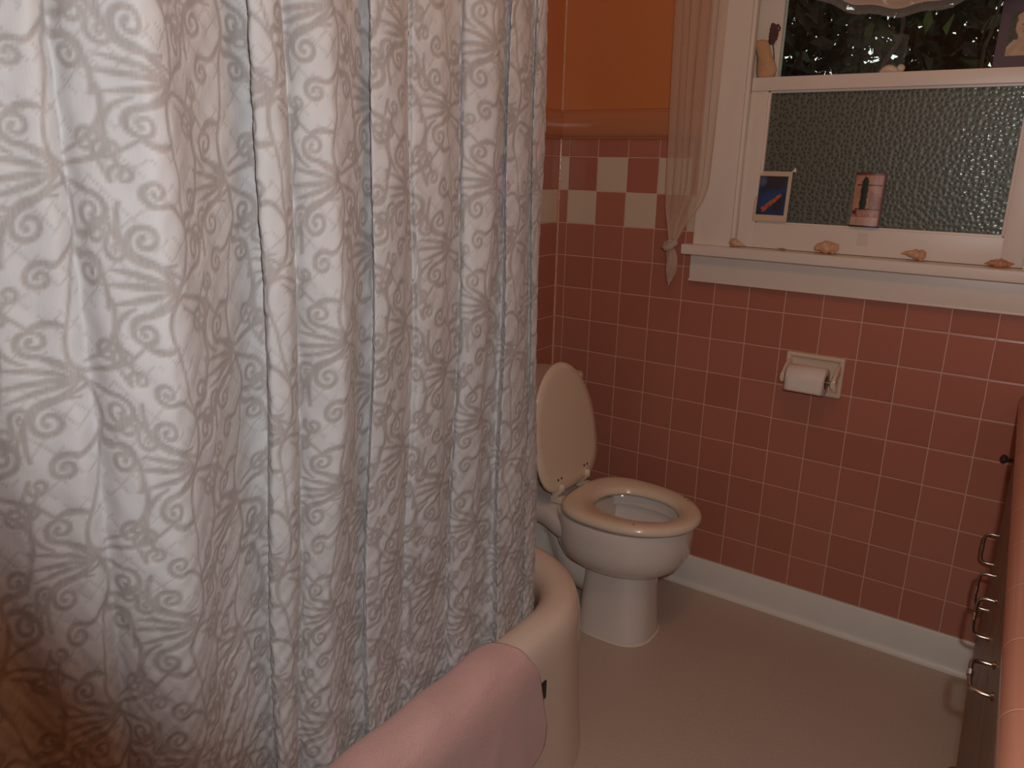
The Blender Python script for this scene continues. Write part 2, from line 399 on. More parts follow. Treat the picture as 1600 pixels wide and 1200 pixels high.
for pl in wall.data.polygons:
    if min(wall.data.vertices[i].co.z for i in pl.vertices) >= ZT-1e-4: pl.material_index = 1
mb = MB().box((-.1, RY, 0), (0, 0, ZT)).box((-.1, RY, ZT), (0, 0, RZ))
wall = structure(mb, 'wall_left', [M['tile_left'], M['peach_paint']], smooth=0)
for pl in wall.data.polygons:
    if min(wall.data.vertices[i].co.z for i in pl.vertices) >= ZT-1e-4: pl.material_index = 1
structure(MB().box((RX, RY, 0), (RX+.1, 0, RZ)), 'wall_right', M['peach_bounce'], smooth=0)
structure(MB().box((-.1, RY-.1, 0), (RX+.1, RY, RZ)), 'wall_front', M['peach_bounce'], smooth=0)

# bulging painted cap mould above the tile, on both walls
def cap_profile():                                  # (offset from wall, z)
    pts = [(0, ZT-.004), (.006, ZT-.003), (.011, ZT+.004)]
    for k in range(11):
        a = -PI/2 + PI*k/10
        pts.append((.011+.011*math.cos(a), ZT+.043+.039*math.sin(a)))
    pts += [(.010, ZT+.085), (.004, ZT+.088), (0, ZT+.088)]
    return pts
cp = cap_profile()
mb = MB().loft([[(x, -o, z) for o, z in cp] for x in (.0, .51)], closed=False, cap0=True, cap1=True)
structure(mb, 'trim_1', M['peach_trim'])
mb = MB().loft([[(o, y, z) for o, z in cp] for y in (-.0, -2.6)], closed=False, cap0=True, cap1=True)
structure(mb, 'trim_2', M['peach_trim'])
structure(MB().loft([[(.0045*(1-math.sin(PI/2*k/5))+.0002, -.0045*(1-math.cos(PI/2*k/5))-.0002, z) for k in range(6)]+[(.0001, -.0001, z)] for z in (.10, RZ)]), 'trim_3', M['bead'])
# cove base
cb = [(0, .108), (.007, .108), (.0095, .104), (.010, .03)] + [(.010+.016*(1-math.cos(PI/2*k/6)), .018-.018*math.sin(PI/2*k/6)) for k in range(7)] + [(.026, 0), (0, 0)]
structure(MB().loft([[(x, -o, z) for o, z in cb] for x in (.0, 1.47)], closed=True), 'baseboard_back', M['baseboard'])
structure(MB().loft([[(o, y, z) for o, z in cb] for y in (-.03, -.72)], closed=True), 'baseboard_left', M['baseboard'])

# ------------------------------------------------------------------ window
win = empty('window_1', (1.0, 0, WZ0), kind='structure')
wp = M['white_paint']
mb = MB().box((.506, -.019, 1.15), (.622, .001, 2.13), .004).box((1.383, -.019, 1.15), (1.50, .001, 2.13), .004).box((.506, -.021, 2.045), (1.50, .001, 2.17), .004)
mb.box((.506, -.023, 1.15), (.520, -.012, 2.12), .003)
build(mb, 'casing', wp, win)
mb = MB().box((.598, -.002, 1.12), (.614, .13, 2.08)).box((1.389, -.002, 1.12), (1.402, .13, 2.08)).box((.598, -.002, 2.05), (1.402, .13, 2.07))
build(mb, 'jamb', wp, win, smooth=0)
mb = MB().box((.614, -.008, 1.155), (.631, .012, 2.05), .003).box((1.371, -.008, 1.155), (1.389, .012, 2.05), .003)
build(mb, 'window_stop', wp, win)
mb = MB().box((.483, -.062, 1.1245), (1.53, .004, 1.1555), .007, 3).box((.60, 0, 1.11), (1.40, .12, 1.153), .002)
build(mb, 'window_stool', wp, win)
mb = MB().box((.502, -.021, 1.041), (1.505, 0, 1.1245), .003).box((.500, -.023, 1.041), (1.507, 0, 1.047), .002)
build(mb, 'window_apron', wp, win)
# lower sash
GX0, GX1, GZ0, GZ1 = .680, 1.318, 1.229, 1.597
mb = MB()
mb.box((.631, .013, 1.1555), (GX0, .047, 1.634), .003).box((GX1, .013, 1.1555), (1.371, .047, 1.634), .003)
mb.box((GX0-.002, .0128, 1.1555), (GX1+.002, .0472, GZ0), .003).box((.632, .006, GZ1), (1.370, .050, 1.634), .004)
for a, b in (((GX0-.006, .018, GZ0-.006), (GX0+.007, .031, GZ1+.004)), ((GX1-.007, .018, GZ0-.006), (GX1+.006, .031, GZ1+.004)), ((GX0-.005, .018, GZ0-.008), (GX1+.005, .031, GZ0+.005)), ((GX0-.004, .018, GZ1-.006), (GX1+.004, .031, GZ1+.006))):
    mb.box(a, b, .003)
low = build(mb, 'lower_sash', wp, win)
g = MB(); g.box((GX0-.004, .032, GZ0-.004), (GX1+.004, .036, GZ1+.004))
build(g, 'obscure_pane', M['pebbled'], low, smooth=0)
# upper sash, set further out
mb = MB()
mb.box((.616, .054, 1.597), (.687, .088, 2.05), .003).box((1.318, .054, 1.597), (1.387, .088, 2.05), .003)
mb.box((.617, .054, 1.597), (1.386, .088, 1.631), .003).box((.618, .054, 1.995), (1.385, .088, 2.05), .003)
up = build(mb, 'upper_sash', wp, win)
build(MB().box((.683, .068, 1.628), (1.322, .071, 1.998)), 'clear_pane', M['glass'], up, smooth=0)

# ------------------------------------------------------------------ bathtub
HT = .42
def rrect(ins, z, x0=.004, x1=.70, y0=-2.32, y1=-.75, n=14):
    """rounded footprint, one big corner towards the toilet; ins = inset"""
    out = []
    for (cx, cy, sx, sy, r) in ((x1, y1, 1, 1, .30), (x0, y1, -1, 1, .05), (x0, y0, -1, -1, .05), (x1, y0, 1, -1, .12)):
        rr = max(r-ins, .018)
        px, py = cx-sx*(ins+rr), cy-sy*(ins+rr)
        a0 = {(1, 1): 0, (-1, 1): PI/2, (-1, -1): PI, (1, -1): 1.5*PI}[(sx, sy)]
        for k in range(n+1):
            a = a0 + PI/2*k/n
            x = px+rr*math.cos(a); x = max(x, .004) if ins <= 0 else x
            out.append((x, py+rr*math.sin(a), z))
    return out
prof = [(-.016, 0), (-.013, .05), (-.006, .14), (-.001, .24), (0, .33), (.001, .36), (.004, .382), (.011, .402), (.022, .415), (.038, .4205), (.062, .4205), (.079, .416), (.092, .406), (.101, .391), (.106, .365), (.116, .25), (.125, .16), (.16, .10), (.21, .075), (.27, .07)]
mb = MB().loft([rrect(i, z) for i, z in prof], cap0=False, cap1=True)
tub = build(mb, 'bathtub', M['tub'], smooth=60)
props(tub, 'cream enamelled bathtub with a rounded end beside the toilet', 'bathtub')
mb = MB().box((.6985, -1.160, .275), (.7035, -1.115, .318), .001)
lb = build(mb, 'label_plate', M['black'], tub); lb['label'] = 'small black plate on the tub apron'

# ------------------------------------------------------------------ pink towel over the rim
tw_prof = [(.1155, .335), (.1115, .372), (.105, .400), (.094, .4155), (.079, .4258), (.058, .4305), (.036, .4300), (.018, .4235), (.003, .408), (-.006, .386), (-.0095, .36), (-.0100, .33), (-.0105, .29), (-.012, .24), (-.0140, .20), (-.0155, .17), (-.0165, .150)]
tp = spl([(a, 0, b) for a, b in tw_prof], 5)
acc = [0]
for i in range(1, len(tp)): acc.append(acc[-1]+(tp[i]-tp[i-1]).length)
nv_ = len(tp); nu_ = 150
v = []
for i in range(nu_):
    s = i/(nu_-1)
    for j in range(nv_):
        t = acc[j]/acc[-1]; ins, z = tp[j].x, tp[j].z
        # right-hand edge leans with the hang
        if ins > 0: ye = float(np.interp(ins, [0, .035, .06, .085, .11], [-1.185, -1.198, -1.205, -1.215, -1.23]))
        else: ye = float(np.interp(z, [.150, .158, .172, .19, .224, .299, .369, .408], [-1.215, -1.165, -1.141, -1.133, -1.130, -1.147, -1.165, -1.185]))
        y = ye + (-2.02-ye)*s
        hang = max(0, (t-.50)/.50)
        wv = hang*(.006*math.sin(y*24+.6+z*3) + .008*math.exp(-((y+1.30+.05*hang)/.022)**2) + .004*math.sin(y*51+z*8))
        wv = max(wv, -.003)
        xoff = .70-ins+wv+.002
        z2 = z + (.0025*math.sin(y*40+t*9) if .15 < t < .4 else 0)
        v.append((xoff, y, max(z2, .02)))
mb = MB().add(v, grid_faces(nu_, nv_))
tw = build(mb, 'bath_towel', M['towel'], smooth=80)
so = tw.modifiers.new('thickness', 'SOLIDIFY'); so.thickness = .005; so.offset = 1
props(tw, 'pink terry towel draped over the front rim of the bathtub', 'towel')

# ------------------------------------------------------------------ shower curtain
def ray_plan(px, py):
    d = RC @ Vector(((px-800)/F_PX, -(py-600)/F_PX, -1)); h = math.hypot(d.x, d.y); return d.x/h, d.y/h
# fold plan: ridge / valley positions as (bearing column, distance)
folds = [(-260, .95), (-150, .965), (-60, .945), (0, .938), (55, .930), (80, .940), (110, .922), (180, .908), (232, .905), (246, .912), (285, .965), (330, 1.03), (372, 1.075), (392, 1.082), (395, 1.034), (412, 1.033), (430, 1.040),
         (447, 1.085), (462, 1.075), (500, 1.068), (522, 1.074), (531, 1.088), (545, 1.13), (565, 1.178), (576, 1.192), (578, 1.154), (600, 1.168), (622, 1.20), (628, 1.215), (634, 1.245), (641, 1.268), (648, 1.262), (668, 1.275), (690, 1.298), (697, 1.312), (708, 1.345), (720, 1.374),
         (726, 1.362), (745, 1.362), (770, 1.385), (780, 1.43), (792, 1.463), (797, 1.436), (812, 1.457), (830, 1.508), (836, 1.545), (840, 1.528), (847, 1.545), (851, 1.585)]
plan = []
for px, r in folds:
    dx, dy = ray_plan(px, 100); plan.append((CAMP.x+dx*r, CAMP.y+dy*r))
ex, ey = plan[-1]
tail = [(ex-.022, ey+.035), (ex-.065, ey+.058), (ex-.095, ey+.105), (ex-.16, ey+.10), (ex-.20, ey+.135), (ex-.29, ey+.115), (ex-.36, ey+.14), (ex-.46, ey+.125), (.02, ey+.14)]
def pchip(x, y, xi):
    x = np.array(x); y = np.array(y); h = np.diff(x); dl = np.diff(y)/h; d = np.zeros_like(y)
    for k in range(1, len(x)-1):
        if dl[k-1]*dl[k] > 0:
            w1 = 2*h[k]+h[k-1]; w2 = h[k]+2*h[k-1]; d[k] = (w1+w2)/(w1/dl[k-1]+w2/dl[k])
    d[0] = dl[0]; d[-1] = dl[-1]
    i = np.clip(np.searchsorted(x, xi)-1, 0, len(h)-1); t = (xi-x[i])/h[i]
    return (1+2*t)*(1-t)**2*y[i]+t*(1-t)**2*h[i]*d[i]+t*t*(3-2*t)*y[i+1]+t*t*(t-1)*h[i]*d[i+1]
P2 = np.array(plan+tail); seg = np.hypot(*np.diff(P2, axis=0).T); sc = np.r_[0, np.cumsum(seg)]
STEP = .003
si = np.arange(0, sc[-1], STEP)
def curve(P): return np.stack([pchip(sc, P[:, 0], si), pchip(sc, P[:, 1], si)], 1)
top = curve(P2)
# at the hem the folds relax and the cloth rests against the inside of the tub
ker = np.exp(-((sc[:, None]-sc[None, :])/.16)**2); wseg = np.gradient(sc); ker = ker*wseg[None, :]; ker /= ker.sum(1, keepdims=True)
sm = ker @ P2
off = P2-sm
Pb = np.c_[np.minimum(sm[:, 0], .572), sm[:, 1]] + .72*off
ww = np.clip((sc-sc[len(plan)-9])/.08, 0, 1)[:, None]; Pb = Pb*(1-ww)+P2*ww
Pb = Pb + ww*np.array([[.0125, .0078]])
bot = curve(Pb)
bot[:, 0] = np.where(bot[:, 0] > .585, .585+.022*np.tanh((bot[:, 0]-.585)/.022), bot[:, 0])
k_ = np.exp(-(np.arange(-8, 9)/2.5)**2); k_ /= k_.sum()
for c in (0, 1): bot[:, c] = np.convolve(np.pad(bot[:, c], 8, mode='edge'), k_, 'valid')
ZB, ZTOP = .27, 2.02
zi = np.arange(ZB, ZTOP, STEP)
nu, nv = len(si), len(zi)
tz = np.clip((zi-.40)/.85, 0, 1)                  # 0 at the rim, 1 at chest height
tz = tz*tz*(3-2*tz)
XY = bot[:, None, :]*(1-tz)[None, :, None] + top[:, None, :]*tz[None, :, None]
amp = .004*np.sin(zi*5.1)[None, :]*np.sin(si*17)[:, None] + .003*np.sin(zi*9.3+1)[None, :]*np.sin(si*41+2)[:, None]
XY[:, :, 0] += amp
# keep the cloth inside the tub below the rim (the inner face follows the rounded corner)
low_m = (zi < .45)
cx_, cy_ = .40, -1.05
rr = np.hypot(XY[:, :, 0]-cx_, XY[:, :, 1]-cy_)
corner = (XY[:, :, 0] > cx_) & (XY[:, :, 1] > cy_)
lim = .219 - .029*np.clip((.45-zi)/.10, 0, 1)[None, :]
wgt = np.clip((.75-zi)/.3, 0, 1)[None, :]
fac2 = np.where(corner & (rr > lim), lim/np.maximum(rr, 1e-6), 1); fac2 = 1+(fac2-1)*wgt
XY[:, :, 0] = np.where(corner, cx_+(XY[:, :, 0]-cx_)*fac2, XY[:, :, 0]); XY[:, :, 1] = np.where(corner, cy_+(XY[:, :, 1]-cy_)*fac2, XY[:, :, 1])
XY[:, :, 1] = np.where(zi[None, :] < .5, np.minimum(XY[:, :, 1], -.845), XY[:, :, 1])

# scroll pattern, drawn once on a small repeat and sampled per thread
PW, PH, RES = .256, .214, .001
def spiral(c, r0, turns, a0, dr, w0, w1, n=60):
    o = []
    for k in range(n):
        t = k/(n-1); a = a0+dr*2*PI*turns*t; r = r0*(1-.80*t)
        o.append((c[0]+r*math.cos(a), c[1]+r*math.sin(a), w0+(w1-w0)*t))
    return o
def bez(p0, p1, p2, w0, w1, n=30, bulge=0):
    o = []
    for k in range(n):
        t = k/(n-1)
        o.append(((1-t)**2*p0[0]+2*t*(1-t)*p1[0]+t*t*p2[0], (1-t)**2*p0[1]+2*t*(1-t)*p1[1]+t*t*p2[1], w0+(w1-w0)*t+bulge*math.sin(PI*t)))
    return o
def motif(ox, oy, sx, sy=1):
    S = []
    H = PH
    S.append([(.012*math.sin(2*PI*k/60)+.004*math.sin(4*PI*k/60), H*k/60, .0026+.0008*math.cos(2*PI*k/60)) for k in range(61)])       # undulating stem
    for ang, ln, bd in ((2, .088, .0), (13, .078, .004), (-13, .080, -.004), (30, .056, .010), (-32, .054, -.010)):   # leaf fan, swept to one side
        a = math.radians(180-ang); e = (ln*math.cos(a), ln*math.sin(a)); q = (e[0]*.5, e[1]*.5+bd)
        S.append(bez((-.004, 0), q, e, .0016, .0008, bulge=.0025))
    def curl(c, r, turns, a0, dr, p0, w=.0037):
        sp = spiral(c, r, turns, math.radians(a0), dr, w, w*.62); S.append(sp)
        t = (-math.sin(math.radians(a0))*dr, math.cos(math.radians(a0))*dr)
        q = (sp[0][0]-t[0]*r*1.1, sp[0][1]-t[1]*r*1.1)
        S.append(bez(p0, q, sp[0][:2], w*.6, w))
        S.append([(sp[-1][0], sp[-1][1], w*.95)])
    # broad S-shaped scrolls between the stems
    for p in (((-.006, .022), (-.075, .012), (-.064, .082)), ((.006, -.020), (.066, -.046), (.052, -.096)), ((-.050, -.020), (-.094, -.040), (-.060, -.098)), ((.010, .070), (.058, .082), (.048, .128))):
        S.append(bez(*p, .0018, .0026, bulge=.0012))
    curl((-.040, .046), .0175, 1.35, 250, -1, (.003, .008))
    curl((-.042, -.046), .0170, 1.35, 100, 1, (.002, -.010))
    curl((.036, .036), .0185, 1.4, 285, 1, (.004, .004))
    curl((.038, -.036), .0180, 1.35, 70, -1, (.003, -.008))
    curl((.030, .092), .0170, 1.35, 250, 1, (.010, .052))
    curl((-.032, .096), .0155, 1.3, 300, -1, (.010, .058))
    curl((-.084, .052), .0140, 1.3, 20, 1, (-.052, .034), .0032)
    curl((-.072, -.078), .0135, 1.3, 200, -1, (-.046, -.062), .0032)
    curl((.064, .070), .0125, 1.2, 200, -1, (.046, .050), .0030)
    curl((.068, -.004), .0120, 1.2, 160, 1, (.046, -.020), .0030)
    S.append(bez((.012, .054), (.028, .066), (.056, .040), .0030, .0016, bulge=.002)); S.append(bez((-.012, .150), (-.036, .140), (-.050, .160), .0030, .0016, bulge=.002))
    return [[(ox+sx*x, oy+sy*y, w_) for x, y, w_ in st] for st in S]
strokes = motif(.064, 0, 1) + motif(.192, PH/2, 1, -1)
gw, gh = int(round(PW/RES)), int(round(PH/RES))
gx, gy = np.meshgrid((np.arange(gw)+.5)*RES, (np.arange(gh)+.5)*RES, indexing='ij')
pat = np.zeros((gw, gh), np.float32)
rad_i = 8
for st in strokes:
    a = np.array(st)
    if len(a) > 1:                                  # densify
        t = np.linspace(0, len(a)-1, int(len(a)*2)); i0 = np.minimum(t.astype(int), len(a)-2); f = (t-i0)[:, None]
        a = a[i0]*(1-f)+a[i0+1]*f
    for x, y, w_ in a:
        ix = np.arange(int(x/RES)-rad_i-2, int(x/RES)+rad_i+3); iy = np.arange(int(y/RES)-rad_i-2, int(y/RES)+rad_i+3)
        dd = np.hypot(((ix+.5)*RES-x)[:, None], ((iy+.5)*RES-y)[None, :])
        vv = np.clip((w_+.0013-dd)/.0024, 0, 1)
        sub = np.ix_(ix % gw, iy % gh); pat[sub] = np.maximum(pat[sub], vv)
# broken diamond lattice of fine lines in the ground
lat = np.zeros_like(pat)
for sgn in (1, -1):
    q = (gx/PW*10 + sgn*gy/PH*8) % 1.0; q = np.minimum(q, 1-q)*.0185
    lat = np.maximum(lat, np.clip((.0016-q)/.0010, 0, 1))
brk = (np.sin(gx/PW*2*PI*3+1)*np.sin(gy/PH*2*PI*4)+.55*np.sin(gx/PW*2*PI*7)*np.sin(gy/PH*2*PI*6+2)) > .0
pat = np.maximum(pat, lat*brk*.55)
U = (si[:, None]+.02 + 0*zi[None, :])/RES; V = (zi[None, :]+.045 + 0*si[:, None])/RES
U = U + 6.0*np.sin(zi*17)[None, :] + 4.0*np.sin(si[:, None]*27+zi[None, :]*11); V = V + 5.0*np.sin(si*21+1)[:, None] + 4.0*np.sin(zi[None, :]*25+si[:, None]*13)
u0 = np.floor(U).astype(int); v0 = np.floor(V).astype(int); fu = U-u0; fv = V-v0
pv = (pat[u0 % gw, v0 % gh]*(1-fu)*(1-fv)+pat[(u0+1) % gw, v0 % gh]*fu*(1-fv)+pat[u0 % gw, (v0+1) % gh]*(1-fu)*fv+pat[(u0+1) % gw, (v0+1) % gh]*fu*fv)
pv = np.clip(pv, 0, 1)
# puckered relief: scrolls sink into the cloth
tu = np.gradient(XY, axis=0); nrm = np.stack([tu[:, :, 1], -tu[:, :, 0]], 2); nrm /= np.maximum(np.linalg.norm(nrm, axis=2, keepdims=True), 1e-9)
lowp = np.clip((1.0-zi)/.5, 0, 1)[None, :]
pk = .0022*np.sin(si*260)[:, None]*np.sin(zi*190+si[:, None]*60)*lowp + .0012*np.sin(si*140)[:, None]*np.sin(zi*120)[None, :]
dsp = -.0007*pv + pk*.75
XY = XY + nrm*dsp[:, :, None]
co = np.empty((nu, nv, 3)); co[:, :, :2] = XY; co[:, :, 2] = zi[None, :] + .006*np.sin(si*20)[:, None]*(zi[None, :] < .3)
me = bpy.data.meshes.new('shower_curtain')
me.vertices.add(nu*nv); orgc = np.array((.55, -1.5, ZB)); me.vertices.foreach_set('co', (co.reshape(-1, 3)-orgc).ravel())
idx = np.arange(nu*nv).reshape(nu, nv)
q = np.stack([idx[:-1, :-1], idx[1:, :-1], idx[1:, 1:], idx[:-1, 1:]], -1).reshape(-1, 4)
me.loops.add(q.size); me.loops.foreach_set('vertex_index', q.ravel().astype(np.int32))
me.polygons.add(len(q)); me.polygons.foreach_set('loop_start', np.arange(0, q.size, 4, dtype=np.int32)); me.polygons.foreach_set('use_smooth', np.ones(len(q), bool))
me.update(calc_edges=True); me.validate()
at = me.attributes.new('pattern', 'FLOAT', 'POINT'); at.data.foreach_set('value', pv.ravel().astype(np.float32))
me.materials.append(M['curtain'])
sc_o = bpy.data.objects.new('shower_curtain', me); sc_o.location = tuple(orgc); COL.objects.link(sc_o)
props(sc_o, 'long white shower curtain with taupe scrollwork hanging inside the bathtub', 'shower curtain')

# ------------------------------------------------------------------ toilet
TY = -.372
toi = empty('toilet', (.40, TY, 0), 'white toilet with its lid up in the tiled corner behind the bathtub', 'toilet')
def egg(cx, hf, hb, hy, z, n=48, pf=2.0, pb=2.6, dy=0):
    o = []
    for k in range(n):
        a = 2*PI*k/n; c, s_ = math.cos(a), math.sin(a)
        p_ = pf if c >= 0 else pb; h = hf if c >= 0 else hb
        o.append((cx+h*math.copysign(abs(c)**(2/p_), c), TY+dy+hy*math.copysign(abs(s_)**(2/p_), s_), z))
    return o
# bowl: outside, over the rim, and down inside
mb = MB()
outer = [egg(.505, .085, .085, .075, .190), egg(.505, .115, .105, .092, .213), egg(.500, .158, .140, .128, .230), egg(.497, .190, .163, .155, .252), egg(.496, .211, .177, .170, .284), egg(.497, .216, .183, .175, .315), egg(.497, .218, .185, .176, .345), egg(.497, .219, .188, .178, .376), egg(.497, .216, .186, .175, .386)]
inner = [egg(.528, .158, .150, .130, .388), egg(.530, .150, .142, .122, .380), egg(.530, .150, .142, .122, .350), egg(.525, .168, .152, .138, .344), egg(.520, .165, .145, .132, .31), egg(.505, .135, .12, .105, .25), egg(.48, .09, .08, .07, .205), egg(.465, .06, .055, .05, .185)]
mb.loft(outer+inner, cap0=True, cap1=True)
build(mb, 'bowl', M['vitreous'], toi, smooth=50)
build(MB().loft([egg(.478, .083, .072, .064, .200), egg(.478, .080, .070, .062, .206)]), 'water', M['vit_dark'], toi)
# rear deck that carries the tank
rings = []
for x, hy, z0, z1 in ((.035, .105, .335, .384), (.12, .108, .325, .386), (.22, .112, .312, .387), (.30, .125, .300, .387), (.36, .150, .290, .386), (.42, .150, .285, .380)):
    r = []
    for k in range(28):
        a = 2*PI*k/28; c, s_ = math.cos(a), math.sin(a)
        r.append((x, TY+hy*math.copysign(abs(c)**(2/3.6), c), (z0+z1)/2+(z1-z0)/2*math.copysign(abs(s_)**(2/3.2), s_)))
    rings.append(r)
build(MB().loft(rings), 'deck', M['vitreous'], toi, smooth=50)
# front column of the foot with its flared base
mb = MB()
col = [egg(.502, .124, .105, .107, .0, pf=2.8, pb=4), egg(.502, .124, .104, .106, .018, pf=2.8, pb=4), egg(.502, .120, .101, .102, .05, pf=2.7, pb=4), egg(.503, .115, .098, .098, .11, pf=2.7, pb=4), egg(.504, .111, .094, .095, .17, pf=2.6, pb=4), egg(.504, .110, .092, .094, .215, pf=2.5, pb=4), egg(.503, .114, .094, .097, .238, pf=2.4, pb=4)]
mb.loft(col)
build(mb, 'foot', M['vitreous'], toi, smooth=50)
# rear base plate and exposed trapway
mb = MB()
def slab(hy, z): return [(x, TY+y, z) for x, y in ((.10, -hy*.8), (.14, -hy), (.30, -hy), (.42, -hy*.98), (.46, -hy*.9), (.46, hy*.9), (.42, hy*.98), (.30, hy), (.14, hy), (.10, hy*.8))]
mb.loft([slab(.103, 0), slab(.103, .016), slab(.09, .03), slab(.075, .045)])
build(mb, 'base_plate', M['vitreous'], toi, smooth=45)
trap = spl([(.48, TY, .19), (.42, TY, .155), (.36, TY, .175), (.315, TY, .235), (.275, TY, .285), (.225, TY, .275), (.20, TY, .20), (.205, TY, .10), (.21, TY, .02)], 7)
build(MB().tube(trap, [.062+.008*math.sin(i*.16) for i in range(len(trap))], 20), 'trapway', M['vitreous'], toi, smooth=60)
# bolt cap on the base
bc = build(MB().sphere((.33, TY-.088, .022), (.017, .017, .022)), 'bolt_cap', M['vitreous'], toi)
build(MB().loft([egg(.502, .128, .09, .110, .0, pf=2.8, pb=4), egg(.502, .125, .09, .107, .004, pf=2.8, pb=4), egg(.502, .119, .09, .101, .0055, pf=2.8, pb=4)]), 'caulk_bead', M['caulk'], toi)
# seat ring
def seat_o(g, z): return egg(.503, .231-g, .170-g, .180-g, z, pf=2.05, pb=2.9, n=64)
def seat_i(g, z): return egg(.542, .126+g, .126+g, .102+g, z, pf=2.0, pb=2.2, n=64)
mb = MB().loft([seat_o(.004, .393), seat_o(0, .400), seat_o(.0, .407), seat_o(.004, .414), seat_o(.012, .4185), seat_o(.022, .4200), seat_o(.032, .4200), seat_i(.014, .4175), seat_i(.007, .412), seat_i(.001, .404), seat_i(0, .397), seat_i(.004, .393)], wrap=True)
seat = build(mb, 'seat', M['seat'], toi, smooth=70)
for x, y in ((.640, TY+.126), (.656, TY+.112), (.600, TY-.138)):
    build(MB().sphere((x, y, .4195), (.0032, .0032, .0012), 8, 6), 'chip', M['hole'], seat)
# lid, standing open against the tank
HX, HZ = .314, .416
dirv = Vector((-.075, 0, .384)).normalized(); nv2 = Vector((dirv.z, 0, -dirv.x))
def lidring(g, off):
    o = []; n = 64; ln = .386
    for k in range(n):
        a = 2*PI*k/n; c, s_ = math.cos(a), math.sin(a)
        p_ = 1.92 if c >= 0 else 3.3; h = (.220 if c >= 0 else .170)-g
        l = .170+h*math.copysign(abs(c)**(2/p_), c); b = (.176-g)*math.copysign(abs(s_)**(2/p_), s_)
        P = Vector((HX, TY, HZ)) + dirv*(l+.0) + Vector((0, b, 0)) + nv2*off
        o.append(P)
    return o
mb = MB().loft([lidring(.004, 0), lidring(0, .004), lidring(0, .010), lidring(.004, .014), lidring(.03, .015)])
lid = build(mb, 'lid', M['seat'], toi, smooth=50)
for sy in (-1, 1):
    h = MB()
    yh = TY+sy*.078
    h.box((HX-.018, yh-.013, .388), (HX+.022, yh+.013, .408), .005, 3)
    h.tube([(HX+.004, yh-.022, .420), (HX+.004, yh+.022, .420)], .0095, 14)
    pl = [Vector((HX+.004, yh, .420)), Vector((HX+.014, yh, .436)), Vector((HX, TY, HZ))+dirv*.030+nv2*.019+Vector((0, yh-TY, 0))]
    h.tube(spl(pl, 4), [.009, .009, .009, .010, .010, .010, .010, .009, .006], 12)
    hg = build(h, 'hinge', M['hinge'], toi)
    for k in (-1, 1):
        c = Vector((HX, TY, HZ))+dirv*.045+nv2*.0155+Vector((0, sy*.078+k*.0095, 0))
        build(MB().sphere(c, (.0022, .0034, .0045), 10, 6), 'screw_hole', M['hole'], lid)
# tank and tank lid
mb = MB()
def tring(hx, hy, z, cx=.118): 
    o = []
    for k in range(40):
        a = 2*PI*k/40; c, s_ = math.cos(a), math.sin(a)
        o.append((cx+hx*math.copysign(abs(c)**(2/6), c), TY+hy*math.copysign(abs(s_)**(2/9), s_), z))
    return o
mb.loft([tring(.080, .205, .388), tring(.088, .215, .40), tring(.095, .228, .55), tring(.097, .238, .688)])
tank = build(mb, 'tank', M['vitreous'], toi, smooth=50)
mb = MB().loft([tring(.100, .244, .688), tring(.104, .249, .694), tring(.104, .249, .712), tring(.098, .243, .721), tring(.08, .225, .723)])
build(mb, 'tank_lid', M['vitreous'], toi, smooth=50)

# ------------------------------------------------------------------ toilet paper
hold = empty('toilet_paper_holder', (.908, 0, .744), 'ivory ceramic toilet paper holder on the pink tiles under the window', 'toilet paper holder')
mb = MB()
fx0, fx1, fz0, fz1 = .826, .992, .744, .864
def frect(d, y):                                    # rounded rectangle inset by d
    o = []
    for cx, cz, a0 in ((fx1-.006, fz1-.006, 0), (fx0+.006, fz1-.006, PI/2), (fx0+.006, fz0+.006, PI), (fx1-.006, fz0+.006, 1.5*PI)):
        for k in range(5):
            a = a0+PI/2*k/4; r_ = max(.006-d, .0015); ox_, oz_ = (cx-math.copysign(max(0, d-.0045), cx-(fx0+fx1)/2)), (cz-math.copysign(max(0, d-.0045), cz-(fz0+fz1)/2))
            o.append((ox_+r_*math.cos(a), y, oz_+r_*math.sin(a)))
    return o
mb.loft([frect(0, 0), frect(0, -.010), frect(.0015, -.0145), frect(.004, -.016), frect(.010, -.016), frect(.013, -.0145), frect(.015, -.010), frect(.017, -.005)], cap0=True, cap1=True)
build(mb, 'frame_plate', M['ceramic'], hold)
for xa in (.838, .980):
    pts = spl([(xa, -.004, .826), (xa, -.030, .823), (xa, -.056, .812), (xa, -.074, .801), (xa, -.080, .797)], 5)
    rr_ = [.013+.001*math.sin(i) for i in range(len(pts))]
    a = MB(); rings = []
    for i, p in enumerate(pts):
        hw = .0065; hh = .019 - .006*(i/len(pts))
        t = i/(len(pts)-1); hh = .020*(1-t)+.013*t
        if i == len(pts)-1: hh *= .7
        rings.append([(p.x+hw*math.copysign(abs(math.cos(b))**.6, math.cos(b)), p.y, p.z+hh*math.copysign(abs(math.sin(b))**.8, math.sin(b))) for b in [2*PI*k/16 for k in range(16)]])
    a.loft(rings); build(a, 'arm', M['ceramic'], hold)
RCx, RCy, RCz = .906, -.066, .799
rd = MB().tube([(.8435, RCy, RCz), (.853, RCy, RCz), (.8535, RCy, RCz), (.960, RCy, RCz), (.9605, RCy, RCz), (.9745, RCy, RCz)], [.006, .006, .010, .010, .006, .006], 14)
build(rd, 'roller', M['chrome'], hold)
roll = empty('toilet_paper_roll', (RCx, RCy, RCz-.040), 'part used roll of white toilet paper on the ceramic holder', 'toilet paper')
mb = MB()
RO, RI = .0405, .0205
def circ(x, r, n=40): return [(x, RCy+r*math.cos(2*PI*k/n), RCz+r*math.sin(2*PI*k/n)) for k in range(n)]
